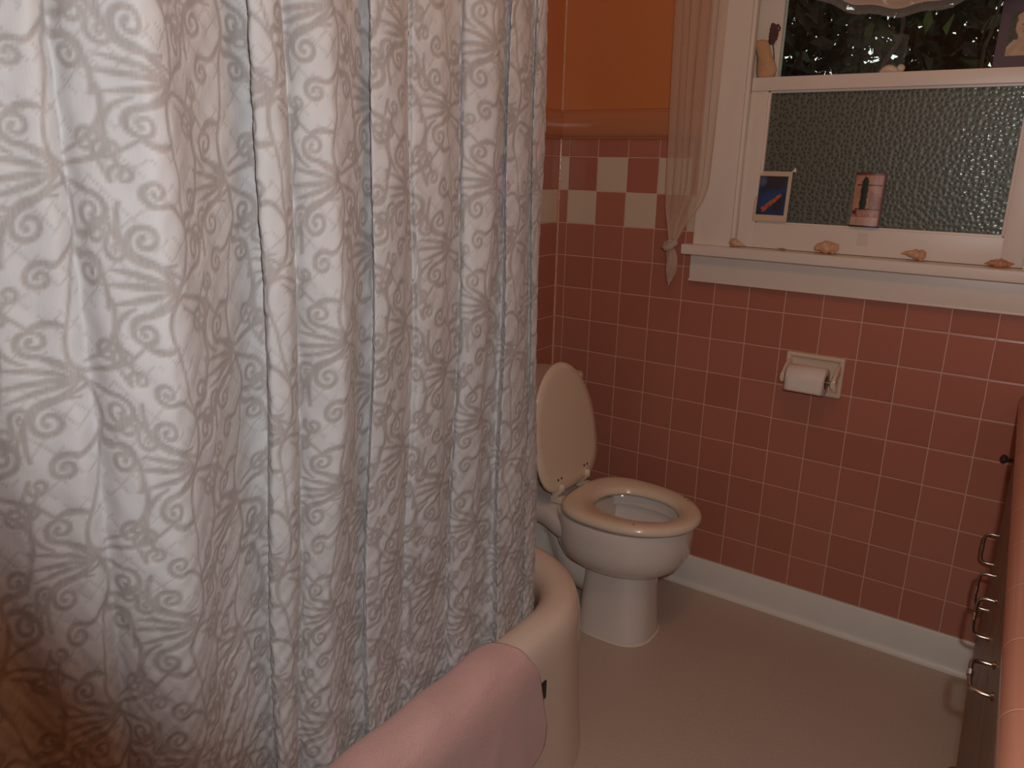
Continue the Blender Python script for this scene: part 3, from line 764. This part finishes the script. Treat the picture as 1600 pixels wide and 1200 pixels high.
mb.loft([circ(.853, RI), circ(.853, RO-.0015), circ(.8545, RO), circ(.9575, RO), circ(.959, RO-.0015), circ(.959, RI)], wrap=True)
build(mb, 'paper_roll', M['paper'], roll, smooth=50)
build(MB().loft([circ(.8525, RI), circ(.9595, RI), circ(.9595, RI-.0012), circ(.8525, RI-.0012)], wrap=True), 'cardboard_core', M['core'], roll, smooth=50)
# the loose end hanging at the front
v = []
for i in range(9):
    x = .8545+.103*i/8
    for j in range(10):
        if j < 5: a = PI-.25+.5*j/4*.5; v.append((x, RCy+(RO+.0012)*math.cos(a), RCz+(RO+.0012)*math.sin(a)))
        else: v.append((x, RCy-RO-.0012-.0006*math.sin(i), RCz-(j-4)*.0060))
sh = build(MB().add(v, grid_faces(9, 10)), 'loose_sheet', M['paper'], roll, smooth=70)
sh.modifiers.new('t', 'SOLIDIFY').thickness = .0006

# ------------------------------------------------------------------ things on the stool: shells
def shell(x, z, length, h, dirx, mat, name, label, prof, ribs=5, y=-.022, yaw=.2, tilt=0.0):
    """a turned shell lying on its side; prof(t)=relative radius"""
    mb = MB(); rings = []; n = 20; R = 26
    for i in range(R):
        t = i/(R-1); r = max(.0006, prof(t)*h/2*(1+.09*math.sin(t*ribs*2*PI)))
        ax = (t-.5)*length*dirx
        ring = []
        for k in range(n):
            a = 2*PI*k/n; rr_ = r*(1+.10*math.cos(3*a+t*14)+.05*math.cos(7*a+1))
            ring.append(Vector((ax, rr_*math.cos(a)*.9, rr_*math.sin(a)+h*.06*math.sin(t*6))))
        rings.append(ring)
    rot = Matrix.Rotation(yaw, 3, 'Z') @ Matrix.Rotation(tilt, 3, 'Y')
    rings = [[rot @ p for p in r] for r in rings]
    lo = min(p.z for r in rings for p in r)
    rings = [[(p.x+x, p.y+y, p.z-lo+z) for p in r] for r in rings]
    mb.loft(rings)
    # flared lip of the mouth
    return props(build(mb, name, mat, smooth=70), label, 'seashell', 'seashells on the window stool')
ZS = 1.1555
whelk = lambda t: (math.sin(PI*min(1, t*1.6))**.7 if t < .31 else (1-(t-.31)/.69)**.85)*.98+.04
spind = lambda t: math.sin(PI*t)**1.1*.95+.06
cone = lambda t: (t/.78)**.75 if t < .78 else 1-.62*((t-.78)/.22)**2
chunk = lambda t: (math.sin(PI*(t*.90+.05))**.6)*(.74+.30*t)
shell(.645, ZS, .050, .024, 1, M['shell_pink'], 'seashell', 'pinkish whelk shell at the left end of the window stool, tip to the right', whelk, tilt=.18)
shell(.780, ZS, .030, .007, 1, M['shell_brown'], 'seashell', 'tiny brown shell chip on the window stool, smallest of the row', spind, ribs=2)
shell(.902, ZS, .064, .038, 1, M['shell_tan'], 'seashell', 'biggest chunky tan shell on the window stool, left of the paper tape', chunk, ribs=3, tilt=-.12)
shell(1.124, ZS, .060, .029, 1, M['shell_tan'], 'seashell', 'tan cone shaped shell tapering to the left on the window stool', cone, ribs=4)
shell(1.322, ZS, .066, .021, 1, M['shell_red'], 'seashell', 'reddish brown spindle shell at the right end of the window stool', spind, ribs=6, tilt=-.05)

# ------------------------------------------------------------------ things on the meeting rail
ZR = 1.634
rings = []
for z, cx, hx, hy in ((0, .661, .019, .013), (.004, .661, .024, .016), (.02, .663, .027, .017), (.034, .661, .0265, .0165), (.048, .657, .0245, .016), (.060, .652, .0225, .015), (.072, .647, .0225, .015), (.083, .642, .0245, .0145), (.093, .639, .0235, .0135), (.100, .639, .017, .010), (.1025, .640, .008, .005)):
    r = []
    for k in range(24):
        a = 2*PI*k/24; w_ = 1+.07*math.sin(2*a+z*60)+.05*math.sin(5*a+z*110)
        r.append((cx+hx*w_*math.cos(a), .030+hy*w_*math.sin(a), ZR+z))
    rings.append(r)
st = build(MB().loft(rings), 'carved_stone', M['stone'], smooth=80)
props(st, 'tan torso shaped stone standing at the left end of the sash rail', 'stone')
dry = empty('dried_flower', (.672, .049, ZR), 'dark dried flower head standing behind the tan stone', 'dried flower')
build(MB().tube(spl([(.676, .0515, ZR), (.674, .0515, ZR+.05), (.666, .0500, ZR+.095), (.664, .048, ZR+.112)], 6), .0016, 8), 'stem', M['dried'], dry)
mb = MB()
for k in range(34):
    t = k/33; a = k*2.4; rr_ = .0115*math.sin(PI*(.12+.8*t))**.8
    c = (.663+rr_*math.cos(a)*.8+.004*math.sin(t*3), .046+rr_*math.sin(a)*.55, ZR+.096+.046*t)
    mb.sphere(c, (.0052, .0045, .0066), 8, 6)
mb.tube([(.668, .046, ZR+.138), (.676, .047, ZR+.142), (.682, .048, ZR+.134), (.681, .049, ZR+.126)], [.004, .0035, .003, .002], 7)
build(mb, 'flower_head', M['dried'], dry)
mb = MB()
rings = []
for t in np.linspace(0, 1, 16):
    h = .0115*math.sin(PI*min(1, .06+.88*t))**.6; x = .966+.044*t
    rings.append([(x, .030+.013*math.sin(PI*(.08+.84*t))**.7*math.cos(a), ZR+max(0, h*.85+h*math.sin(a)*.95)) for a in [2*PI*k/18 for k in range(18)]])
mb.loft(rings)
mb.sphere((1.016, .030, ZR+.0105), (.0105, .010, .0105), 16, 10)
ws = build(mb, 'white_seashell', M['white_shell'], smooth=70)
props(ws, 'small white rounded shell lying on the middle of the sash rail', 'seashell')

def printed(name, w_, h_, nx, ny, fn, base, xaxis, zaxis, bend, mat, thick, parent=None):
    """card w×h; fn(u,v)->ink colour; base = lower-left corner; bend(u) = sideways bow"""
    X, Z = Vector(xaxis), Vector(zaxis); nrm_ = X.cross(Z).normalized()
    v = []; ink = []
    for i in range(nx+1):
        for j in range(ny+1):
            u, vv = i/nx, j/ny
            v.append(Vector(base)+X*(u*w_)+Z*(vv*h_)+nrm_*bend(u, vv)); ink.append(fn(u, vv))
    mb = MB().add(v, grid_faces(nx+1, ny+1))
    o = build(mb, name, mat, parent, smooth=60)
    a = o.data.color_attributes.new('ink', 'FLOAT_COLOR', 'POINT')
    # vertex order is kept by build()
    a.data.foreach_set('color', np.array([(c[0], c[1], c[2], 1) for c in ink], np.float32).ravel())
    so = o.modifiers.new('thickness', 'SOLIDIFY'); so.thickness = thick; so.offset = -1
    return o
def nz2(u, v, s, seed=0):
    return .5+.25*math.sin(u*s*2.1+seed+1.7*math.sin(v*s*1.3+seed))+.25*math.sin(v*s*1.9+seed*2+1.3*math.sin(u*s*1.1+1))
def mixc(a, b, t): t = max(0, min(1, t)); return tuple(a[i]*(1-t)+b[i]*t for i in range(3))

# blue instant photo in the lower left of the obscure pane
def blue(u, v):
    bl, br, bb, bt = .085, .09, .135, .10
    if u < bl or u > 1-br or v < bb or v > 1-bt: return (.62, .47, .31)
    a, b = (u-bl)/(1-bl-br), (v-bb)/(1-bb-bt)
    c = mixc((.012, .055, .19), (.02, .02, .045), nz2(a, b, 4, .3)*1.5-.35)
    c = mixc(c, (.03, .022, .035), max(0, 1-math.hypot((a-.58)/.5, (b-.86)/.34))*2)
    c = mixc(c, (.10, .10, .16), max(0, 1-math.hypot((a-.12)/.18, (b-.86)/.16))*1.6)
    # orange stroke, lower left to upper right
    t = ((a-.22)*.62+(b-.13)*.42)/(.62**2+.42**2); px, py = .22+.62*t, .13+.42*t
    d = math.hypot(a-px, (b-py)*1.2); w2 = .085*(1-.45*max(0, t))
    if -.05 < t < .95 and d < w2: c = mixc((.62, .13, .02), (.30, .06, .03), nz2(a, b, 17)*1.2-.1)
    return c
pz = GZ0+.005
blu = printed('instant_photo', .100, .143, 56, 80, blue, (.673, .0078, pz), (1, 0, 0), Vector((0, .075, 1)).normalized(), lambda u, v: 0, M['print'], .0008)
props(blu, 'small blue photo with an orange streak and cream border, propped in the pane corner', 'photo')
tri = build(MB().loft([[(.771, .015, 1.376), (.784, .0155, 1.376), (.780, .0165, 1.389)], [(.771, .0165, 1.376), (.784, .017, 1.376), (.780, .018, 1.389)]]), 'tape_scrap', M['white_paint'], blu)

# curved glossy tin card in the middle
def tin(u, v):
    if v > .945: return (.15, .045, .03)
    if v < .03: return (.06, .025, .02)
    if u > .93: return (.16, .05, .045)
    c = mixc((.42, .20, .14), (.50, .27, .19), nz2(u, v, 9))
    if v < .18: return mixc((.56, .36, .26), (.48, .28, .19), nz2(u, v, 13))
    if .18 <= v < .25 and abs((u*5) % 1-.5) > .42: c = (.20, .09, .06)
    if abs(v-.185) < .008: c = (.25, .11, .08)
    if abs(v-.765) < .009 and .1 < u < .9: c = (.07, .03, .025)
    if v > .765:
        if abs((u*6.5) % 1-.5) > .46: c = (.25, .11, .08)
    if .55 < u < .92 and .32 < v < .70:                                    # brown house shape
        c = mixc((.26, .11, .08), (.36, .18, .13), nz2(u, v, 15, 2))
        if v > .70-.35*(u-.50): c = (.46, .24, .17)
    if .12 < u < .92 and abs(v-.315) < .02: c = (.13, .045, .035)
    if .25 < v < .31: c = mixc((.34, .15, .10), (.48, .27, .19), nz2(u*2, v*2, 18, 1))
    if .06 < u < .20 and .235 < v < .30: c = (.12, .04, .03)
    wt = .125*min(1, (.92-v)/.10)**.6 if v < .92 else 0                    # cypress
    if v > .33 and abs(u-.365) < wt*(.85+.3*nz2(u, v, 24)*.5): c = mixc((.012, .022, .018), (.03, .04, .03), nz2(u, v, 25))
    if abs(v-.61) < .008 and u > .5: c = mixc(c, (.2, .1, .08), .5)
    return c
tn = printed('curved_tin_card', .078, .146, 48, 84, tin, (.946, .0072, pz), (1, 0, 0), Vector((0, .07, 1)).normalized(), lambda u, v: .0075*(1-(2*u-1)**2), M['print_gloss'], .001)
props(tn, 'small glossy curved card picturing a dark cypress by a house, propped at the obscure pane', 'card')

# purple postcard with a pale bust, at the right of the upper pane
def bust(u, v):
    edge = mixc((.085, .040, .055), (.06, .05, .085), nz2(u, v, 5))
    x0, x1, y0, y1 = .19, .86, .17, .80
    if not (x0 < u < x1 and y0 < v < y1): return edge
    a, b = (u-x0)/(x1-x0), (v-y0)/(y1-y0)
    if b > .955 or a < .03: return (.05, .035, .035)
    c = mixc((.02, .025, .022), (.05, .06, .045), nz2(a, b, 14))
    pale = mixc((.40, .28, .19), (.50, .37, .27), nz2(a, b, 9, 1))
    if b < .17: c = mixc(pale, (.34, .22, .16), .35)                       # plinth
    if b < .36 and abs(a-.40) < .20+.22*(.36-b)/.2: c = pale               # shoulders
    if abs(a-.42) < .12 and .28 < b < .52: c = mixc(pale, (.3, .2, .14), .3)  # neck
    if math.hypot((a-.46)/.26, (b-.66)/.26) < 1: c = pale                  # head
    if math.hypot((a-.50)/.30, (b-.86)/.12) < 1: c = mixc(pale, (.45, .33, .24), .5)  # hair
    if math.hypot((a-.40)/.045, (b-.69)/.025) < 1 or math.hypot((a-.56)/.04, (b-.69)/.025) < 1: c = (.22, .13, .09)
    if abs(a-.49) < .018 and .58 < b < .68: c = (.35, .23, .16)
    if abs(a-.48) < .06 and abs(b-.53) < .014: c = (.25, .14, .10)
    return c
bu = printed('postcard', .112, .168, 60, 90, bust, (1.223, .0295, ZR), (1, 0, 0), Vector((0, .145, 1)).normalized(), lambda u, v: 0, M['print'], .0007)
props(bu, 'purple postcard of a pale sculpted bust leaning on the upper pane', 'postcard')

tp_ = build(MB().box((.972, .0122, 1.183), (1.000, .0131, 1.217), .0003), 'paper_tape', M['tape'])
props(tp_, 'small square of yellowed paper tape stuck on the bottom sash rail', 'tape')

# ------------------------------------------------------------------ sheer curtain with its knot
sc_root = empty('sheer_curtain', (.47, -.05, 1.02), 'gauzy white sheer curtain tied in a knot at the left of the window', 'curtain')
v = []; ns, nz_ = 90, 110
for i in range(ns):
    s = i/(ns-1)
    for j in range(nz_):
        t = j/(nz_-1); z = 1.165+(2.13-1.165)*t
        Lx = np.interp(z, [1.165, 1.20, 1.26, 1.32, 1.45, 1.85, 2.13], [.446, .437, .420, .413, .412, .402, .395])
        Rx = np.interp(z, [1.165, 1.20, 1.24, 1.28, 1.33, 1.45, 1.85, 2.13], [.468, .485, .512, .537, .553, .557, .558, .56])
        amp_ = (.0065+.003*math.sin(s*5+1))*min(1, (z-1.15)/.12)
        x = Lx+(Rx-Lx)*s
        ph = 6*2*PI*s+.9*math.sin(z*4+s*3)
        y = -.052-amp_*math.sin(ph)-.006*math.sin(13*s+z*5) - .012*max(0, (1.30-z)/.14)
        v.append((x+.004*math.cos(ph), min(y, -.030), z))
build(MB().add(v, grid_faces(ns, nz_)), 'cloth', M['sheer'], sc_root, smooth=80)
mb = MB()
kn = []
for k in range(28):
    a = 2*PI*k/28; kn.append((.452+.015*math.cos(a), -.072+.010*math.sin(a), 1.152+.010*math.sin(a+.7)))
rings = []
for k in range(28):
    p = Vector(kn[k]); t = (Vector(kn[(k+1) % 28])-Vector(kn[k-1])).normalized(); a_ = t.cross(Vector((0, 0, 1))).normalized(); b_ = t.cross(a_)
    rings.append([p+(a_*math.cos(2*PI*q_/12)+b_*math.sin(2*PI*q_/12))*(.0095+.0018*math.sin(3*2*PI*q_/12+k*.5)) for q_ in range(12)])
mb.loft(rings, wrap=True); mb.sphere((.453, -.072, 1.152), (.014, .011, .018))
build(mb, 'knot', M['sheer_thick'], sc_root, smooth=80)
rings = []
for t in np.linspace(0, 1, 22):
    z = 1.145-.122*t; cx = .452+.006*math.sin(t*4)+.003*t; cy = -.068+.012*t
    r = (.009+.008*math.sin(PI*min(1, t*1.25)))*(1-.75*max(0, (t-.7)/.3)); 
    if t > .8: r *= (1+.35*math.sin((t-.8)*30))
    rings.append([(cx+r*(1+.28*math.sin(4*a+t*9))*math.cos(a), cy+r*.7*(1+.28*math.sin(4*a+t*9))*math.sin(a), z) for a in [2*PI*k/24 for k in range(24)]])
build(MB().loft(rings), 'tail', M['sheer'], sc_root, smooth=80)

# swagged valance at the head of the window
val = empty('sheer_valance', (1.01, -.06, 1.75), 'swagged sheer valance dipping in front of the upper pane', 'valance')
def swag(zc, wid, rise, y0, folds_, name, mat, ztop=2.14):
    v = []; na, nb = 70, 46
    for i in range(na):
        s = i/(na-1); x = .60+.80*s; e = abs((x-1.02)/wid)
        zb = zc+rise*min(2.8, e**2.0)
        zb = min(zb, ztop-.02)
        for j in range(nb):
            t = j/(nb-1); z = zb+(ztop-zb)*t**1.15
            y = y0-.014*math.sin(t*folds_*2*PI+1.4*math.sin(PI*s))*(1-t)**.5-.012*(1-t)*math.sin(PI*s)
            v.append((x, min(y, -.028), z+.004*math.sin(s*46)*(1-t)**2))
    build(MB().add(v, grid_faces(na, nb)), name, mat, val, smooth=80)
swag(1.754, .20, .050, -.052, 4, 'lower_swag', M['sheer_thin'])
swag(1.772, .19, .050, -.066, 5, 'upper_swag', M['sheer_thick'])

# ------------------------------------------------------------------ vanity
SL = -.032
VA = math.atan(SL)
def vx(x, y): return (x + SL*y, y)
class VB(MB):
    """box maker that leans with the slightly skewed vanity"""
    def skew(s, k=SL): s.v = [(p[0]+k*p[1], p[1], p[2]) for p in s.v]; return s
van = empty('vanity_cabinet', (1.80, -.80, 0), 'dark brown vanity cabinet with chrome pulls at the right edge', 'cabinet')
FX = 1.440; YE = -1.60
b = VB().box((FX+.014, YE, .10), (2.02, -.012, .785)); build(b.skew(), 'carcass', M['cabinet'], van, smooth=0)
b = VB().box((FX+.075, YE+.01, 0), (2.02, -.012, .10)); build(b.skew(), 'toe_kick', M['kick'], van, smooth=0)
def pull(parent, ya, za, yb, zb, out=.030, r=.0036):
    X = lambda y, o: FX-.004+SL*y-o
    A = Vector((0, ya, za)); B = Vector((0, yb, zb)); d = (B-A).normalized()
    pts = [(X(ya, 0), ya, za), (X(ya, out*.55), ya, za), (X(ya, out*.88), *(A+d*.004)[1:]), (X(ya, out), *(A+d*.013)[1:]), (X((ya+yb)/2, out+.001), (ya+yb)/2, (za+zb)/2), (X(yb, out), *(B-d*.013)[1:]), (X(yb, out*.88), *(B-d*.004)[1:]), (X(yb, out*.55), yb, zb), (X(yb, 0), yb, zb)]
    p2 = spl(pts, 5); m_ = MB().tube(p2, r, 12)
    c = Vector(pts[4])
    for k in (-.006, -.002, .002, .006):                                   # turned beads in the middle
        m_.tube([c+d*(k-.0018), c+d*k, c+d*(k+.0018)], [r*.9, r*1.35, r*.9], 12)
    for p in (pts[0], pts[-1]): m_.tube([Vector(p)+Vector((.001, 0, 0)), Vector(p)+Vector((-.003, 0, 0))], .0065, 12)
    h = build(m_, 'pull', M['chrome'], parent, smooth=70); h['label'] = 'chrome wire pull'; return h
doors = []
def panel(name, y0, y1, z0, z1):
    b = VB().box((FX-.004, y0, z0), (FX+.016, y1, z1), .004, 2)
    return build(b.skew(), name, M['cabinet'], van)
d1 = panel('door', -.325, -.018, .125, .755); pull(d1, -.165, .505, -.165, .425)
kb = MB().tube([(FX-.006+.002, -.06, .675), (FX-.018, -.06, .675)], .005, 12); kb.sphere((FX-.024, -.06, .675), (.009, .012, .012), 14, 10)
build(kb, 'knob', M['hole'], d1)
d2 = panel('door', -.64, -.333, .125, .755); pull(d2, -.455, .525, -.455, .440)
d3 = panel('door', -.955, -.648, .125, .755); pull(d3, -.735, .600, -.735, .520)
z_ = .125
for z0, z1 in ((.125, .36), (.368, .565), (.573, .755)):
    dr = panel('drawer', -1.585, -.963, z0, z1)
    if z1 > .7: pull(dr, -1.085, .664, -1.185, .672)
    else: pull(dr, -1.085, (z0+z1)/2, -1.185, (z0+z1)/2)

ctr = empty('countertop', (1.8, -.8, .785), 'pink tiled countertop with rounded edge at the right side of the photo', 'countertop')
prof = [(.05, .786)]
ex0 = 1.421
CS = -.0362
for k in range(13):
    a = -PI/2 - PI*k/12
    prof.append((ex0+.030+.030*math.cos(a), .816+.030*math.sin(a)*1.0))
pr2 = [(x if i else ex0+.05, z) for i, (x, z) in enumerate(prof)] + [(ex0+.05, .844), (ex0+.07, .840)]
yy = np.linspace(-.004, YE-.02, 40)
mb = VB().loft([[(x, y, z) for x, z in pr2] for y in yy], closed=False, cap0=False, cap1=False)
# rounded end cap of the edge tile
endr = []
for k in range(1, 7):
    a = PI/2*k/6; s_ = math.cos(a)
    endr.append([(ex0+.05+(x-ex0-.05)*max(.02, s_), YE-.02-.030*math.sin(a), .816+(z-.816)*max(.02, s_)) for x, z in pr2])
mb.loft([[(x, YE-.02, z) for x, z in pr2]]+endr, closed=False, cap0=False, cap1=False)
o = build(mb.skew(CS), 'edge_tile', M['counter'], ctr, smooth=60, loc=(1.8, 0, .785))
b = VB().box((ex0+.068, YE-.03, .790), (2.06, -.004, .840)); o = build(b.skew(CS), 'counter_slab', M['counter'], ctr, smooth=0, loc=(1.8, 0, .785))

# ------------------------------------------------------------------ hedge outside
NL = 50000
px = rng.uniform(-1.5, 2.6, NL); py = rng.uniform(.6, 2.3, NL); pz_ = rng.uniform(.2, 3.3, NL)
ln = rng.uniform(.06, .115, NL); wd = ln*rng.uniform(.38, .6, NL)
d = rng.normal(size=(NL, 3)); d[:, 2] -= .5; d /= np.linalg.norm(d, axis=1, keepdims=True)
s = np.cross(d, rng.normal(size=(NL, 3))); s /= np.linalg.norm(s, axis=1, keepdims=True); n_ = np.cross(d, s)
P = np.stack([px, py, pz_], 1)
va = P; vb = P+d*ln[:, None]*.5+s*wd[:, None]*.5+n_*wd[:, None]*.18; vc = P+d*ln[:, None]; vd = P+d*ln[:, None]*.5-s*wd[:, None]*.5+n_*wd[:, None]*.18
V4 = np.stack([va, vb, vc, vd], 1).reshape(-1, 3)
me = bpy.data.meshes.new('hedge_leaves'); org = np.array((.6, 1.1, .2))
fs = [(4*i, 4*i+1, 4*i+2) for i in range(NL)] + [(4*i, 4*i+2, 4*i+3) for i in range(NL)]
me.from_pydata([tuple(p) for p in (V4-org)], [], fs)
a = me.attributes.new('tint', 'FLOAT', 'POINT'); a.data.foreach_set('value', np.repeat(rng.uniform(0, 1, NL), 4).astype(np.float32))
me.materials.append(M['leaf'])
hl = bpy.data.objects.new('hedge_leaves', me); hl.location = tuple(org); COL.objects.link(hl)
props(hl, 'dark green and brown leaves crowding outside the upper window pane', 'foliage', kind='stuff')
def branch(pts, r0, r1, label):
    p = spl(pts, 8); n = len(p)
    o = build(MB().tube(p, [r0+(r1-r0)*i/(n-1) for i in range(n)], 10), 'branch', M['bark'], smooth=70)
    return props(o, label, 'branch')
branch([(.75, .50, .0), (.80, .52, .9), (.86, .50, 1.62), (.915, .52, 1.80), (.90, .54, 2.0), (.98, .6, 2.5)], .010, .0035, 'thin curving upright branch behind the pane, left of the white shell')
branch([(1.28, .46, .0), (1.19, .50, 1.0), (1.155, .48, 1.66), (1.165, .50, 1.80), (1.20, .52, 2.05), (1.3, .6, 2.5)], .007, .0025, 'thin upright twig behind the pane beside the purple postcard')

# ------------------------------------------------------------------ light
def lamp(name, typ, loc, energy, color, **k):
    d = bpy.data.lights.new(name, typ); d.energy = energy; d.color = color
    for a, b in k.items(): setattr(d, a, b)
    o = bpy.data.objects.new(name, d); o.location = loc; COL.objects.link(o); return o
# the photographer's flash, beside and above the lens
fl_loc = CAMP + RC @ Vector((.055, .075, .03))
flash = lamp('camera_flash', 'SPOT', fl_loc, 34, (.94, .98, 1.0), shadow_soft_size=.014, spot_size=math.radians(109), spot_blend=.32)
aim = RC @ Vector(((1000-800)/F_PX, -(300-600)/F_PX, -1))
flash.rotation_euler = aim.to_track_quat('-Z', 'Y').to_euler()
# the bathroom's warm ceiling bulb
lamp('ceiling_bulb', 'POINT', (1.15, -1.55, 2.28), 5.7, (1.0, .575, .32), shadow_soft_size=.10)

wd_ = bpy.data.worlds.new('overcast sky'); scene.world = wd_; wd_.use_nodes = True
bg = wd_.node_tree.nodes['Background']; bg.inputs[0].default_value = (.95, 1.0, 1.0, 1); bg.inputs[1].default_value = 1.3

vs = scene.view_settings
scene.display_settings.display_device = 'sRGB'
vs.view_transform = 'Standard'; vs.look = 'None'; vs.exposure = 0; vs.gamma = 1; vs.use_curve_mapping = False
